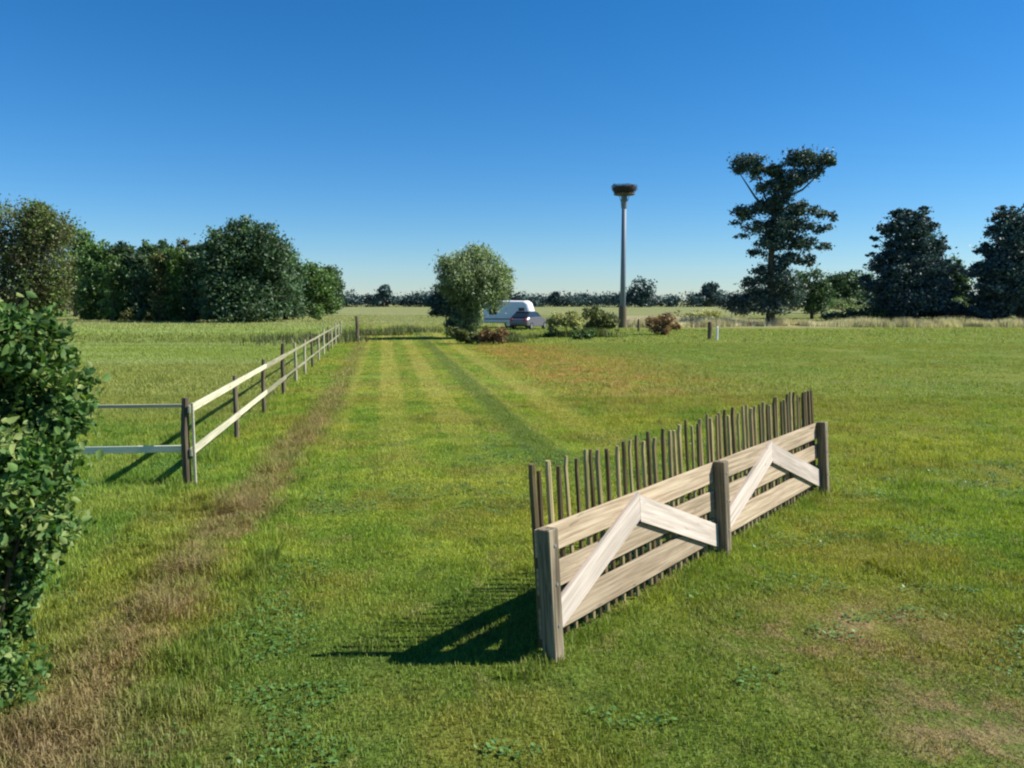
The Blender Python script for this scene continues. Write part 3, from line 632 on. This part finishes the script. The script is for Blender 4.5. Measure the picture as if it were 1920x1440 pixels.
# lone posts further back
LG = 'single posts standing in the far field'
def lone(label, bx, by, top, mat, wpx):
    p = at(bx, by); r0 = empty('field_post', (p.x, p.y, 0), label, 'post', LG); H = EYE + 0 * top; t = atd(bx, top, p.y).z; r = wpx * p.y / F / 2
    MB().tube([(0, 0, -.1), (.02, 0, t * .6), (0, 0, t - .04)], [r * 1.05, r, r * .95], 9, wob=.05).build('shaft', mat, r0)
    MB().tube([(0, 0, t - .04), (0, 0, t)], [r * .95, r * .5], 9).build('top', mat, r0)
lone('dark post at the far left corner of the mown lawn', 670, 640, 592, M_pdark, 7)
lone('dark short post in front of the sandy ground', 1330, 636, 603, M_pdark, 8)
lone('white short post beside the dark one in front of the sandy ground', 1344, 638, 612, M_white, 4)
lone('brown stub post on the sandy ground near the nest pole', 1197, 622, 598, M_pdark, 4)

# ------------------------------------------------------------------ stork nest on a pole
p = at(1167, 615); root = empty('nest_pole', (p.x, p.y, 0), 'tall pale steel pole carrying a dark stork nest', 'pole'); s = p.y / F
zt = atd(1167, 366, p.y).z
MB().tube([(0, 0, -.3), (0, 0, zt * .5), (0, 0, zt)], [.26, .22, .19], 14).build('pole', M_pole, root, smooth=True)
MB().tube([(0, 0, -.1), (0, 0, 1.9)], [.36, .34], 14).build('base_sleeve', M_pdark, root)
mb = MB(); mb.tube([(0, 0, zt - 1.1), (0, 0, zt - .5), (0, 0, zt + .02)], [.24, .30, .22], 12); mb.build('collar', M_pole, root)
for k_ in range(6):
    a = k_ * math.pi / 3; mb = MB(); mb.tube([(math.cos(a) * .22, math.sin(a) * .22, zt - .7), (math.cos(a) * .45, math.sin(a) * .45, zt + .02)], [.03, .025], 6); mb.build('strut', M_pole, root)
mb = MB(); mb.tube([(0, 0, zt + .02), (0, 0, zt + .12)], [.88, .9], 18); mb.build('platform', M_pdark, root)
nest = empty('stork_nest', (p.x, p.y, zt + .12), 'dark saucer of twigs on top of the steel pole', 'nest')
mb = MB(); mb.tube([(0, 0, 0), (0, 0, .22), (0, 0, .5), (0, 0, .62)], [.70, .88, .98, .85], 20, wob=.08); mb.build('bowl', M_twig, nest)
mb = MB()
for k_ in range(380):
    a = R.uniform(0, 6.28); z_ = R.uniform(0.02, .68); rr = .80 + .25 * min(1, z_ / .4) + R.uniform(-.05, .05); b_ = a + R.uniform(.3, .7)
    mb.tube([(rr * math.cos(a), rr * math.sin(a), z_), (rr * math.cos(b_) * R.uniform(.95, 1.12), rr * math.sin(b_) * R.uniform(.95, 1.12), z_ + R.uniform(-.10, .12))], [.014, .010], 4)
mb.build('twigs', M_twig, nest)

# ------------------------------------------------------------------ caravan and car behind the willow
def wheel(root, x, y, r, w_):
    e = MB(); pr = [(r * .62, -w_ / 2), (r * .93, -w_ / 2), (r, -w_ * .3), (r, w_ * .3), (r * .93, w_ / 2), (r * .62, w_ / 2)]
    V = []; F_ = []; n = 24
    for k_ in range(n):
        a = 2 * math.pi * k_ / n
        for (q, t) in pr: V.append((q * math.cos(a), t, q * math.sin(a)))
    m_ = len(pr)
    for k_ in range(n):
        for j in range(m_): F_.append((k_ * m_ + j, k_ * m_ + (j + 1) % m_, ((k_ + 1) % n) * m_ + (j + 1) % m_, ((k_ + 1) % n) * m_ + j))
    e.add(V, F_); o = e.build('wheel', M_rubber, root, smooth=True); o.location = (x, y, r)
    q = MB(); q.tube([(0, -w_ * .42, 0), (0, w_ * .42, 0)], [r * .62, r * .62], 18); q.build('rim', M_rim, o)
def loft(poly, W, taper, name, mat, root, inset=.0):
    """side outline (x,z) swept across the width, narrowing with height"""
    n = len(poly); zs = [z for _, z in poly]; zl, zh = min(zs), max(zs); V = []; F_ = []
    cx = sum(x for x, _ in poly) / n; cz = (zl + zh) / 2
    secs = [(-1, .90), (-.93, .97), (-.8, 1.0), (0, 1.0), (.8, 1.0), (.93, .97), (1, .90)]
    for (f_, k_) in secs:
        for (x, z) in poly:
            t = (z - zl) / (zh - zl); V.append((cx + (x - cx) * k_, f_ * (W / 2) * (1 - taper * max(0, t - .45) * 1.6), cz + (z - cz) * k_))
    for i in range(len(secs) - 1):
        for j in range(n): F_.append((i * n + j, i * n + (j + 1) % n, (i + 1) * n + (j + 1) % n, (i + 1) * n + j))
    F_ += [tuple(range(n))[::-1], tuple((len(secs) - 1) * n + j for j in range(n))]
    return MB().add(V, F_).build(name, mat, root, smooth=False)
p = at(955, 614); car = empty('caravan', (p.x, p.y, 0), 'white caravan half hidden behind the willow', 'caravan', rot=(0, 0, rad(-12)))
cw = 4.3
poly = [(-cw / 2, .55), (-cw / 2 + .1, .42), (cw / 2 - .1, .42), (cw / 2, .6), (cw / 2 + .02, 1.3), (cw / 2 - .25, 2.15), (cw / 2 - .55, 2.36), (-cw / 2 + .5, 2.40), (-cw / 2 + .15, 2.25), (-cw / 2 - .03, 1.5)]
bd = loft(poly, 2.1, .03, 'body', M_white, car)
for (a, b) in ((-1.6, -.9), (1.05, 1.55)):
    q = MB(); q.box((a, -1.075, 1.15), (b, -1.045, 1.75), bev=.01); q.build('window', M_glass, car)
q = MB(); q.box((.4, -1.072, .5), (.92, -1.046, 2.05), bev=.01); dr = q.build('door', M_white, car)
q = MB(); q.box((.84, -1.10, 1.2), (.88, -1.073, 1.3)); q.build('handle', M_rim, dr)
q = MB(); q.box((-cw / 2 - 1.1, -.05, .40), (-cw / 2 + .2, .05, .48)); q.build('drawbar', M_rim, car)
q = MB(); q.box((-2.0, -1.08, .72), (2.0, -1.06, .82)); q.build('stripe', M_grey, car)
for y_ in (-.9, .9): wheel(car, .1, y_, .33, .2)
p = at(992, 617); car = empty('parked_car', (p.x, p.y, 0), 'dark grey hatchback parked in front of the white caravan', 'car', rot=(0, 0, rad(62)))
poly = [(-1.95, .35), (-1.4, .25), (1.4, .25), (1.95, .35), (2.0, .65), (1.85, .85), (1.0, .97), (.55, 1.05), (-1.75, 1.02), (-2.0, .85), (-2.02, .55)]
loft(poly, 1.72, .0, 'body', M_grey, car)
poly = [(1.0, .96), (.35, 1.40), (-.2, 1.47), (-1.2, 1.45), (-1.85, 1.02)]
cab = loft(poly, 1.5, .16, 'cabin', M_glass, car)
q = MB(); q.box((-1.25, -.58, 1.455), (.15, .58, 1.50), bev=.01); q.build('roof', M_grey, car)
for x_ in (-1.25, 1.25):
    for y_ in (-.80, .80): wheel(car, x_, y_, .31, .2)
for y_ in (-.62, .62):
    q = MB(); q.box((1.90, y_ - .15, .62), (2.02, y_ + .15, .76), bev=.02); q.build('headlight', M_white, car)
    q = MB(); q.box((-2.05, y_ - .12, .70), (-1.95, y_ + .12, .90), bev=.02); q.build('tail_light', M_lamp, car)
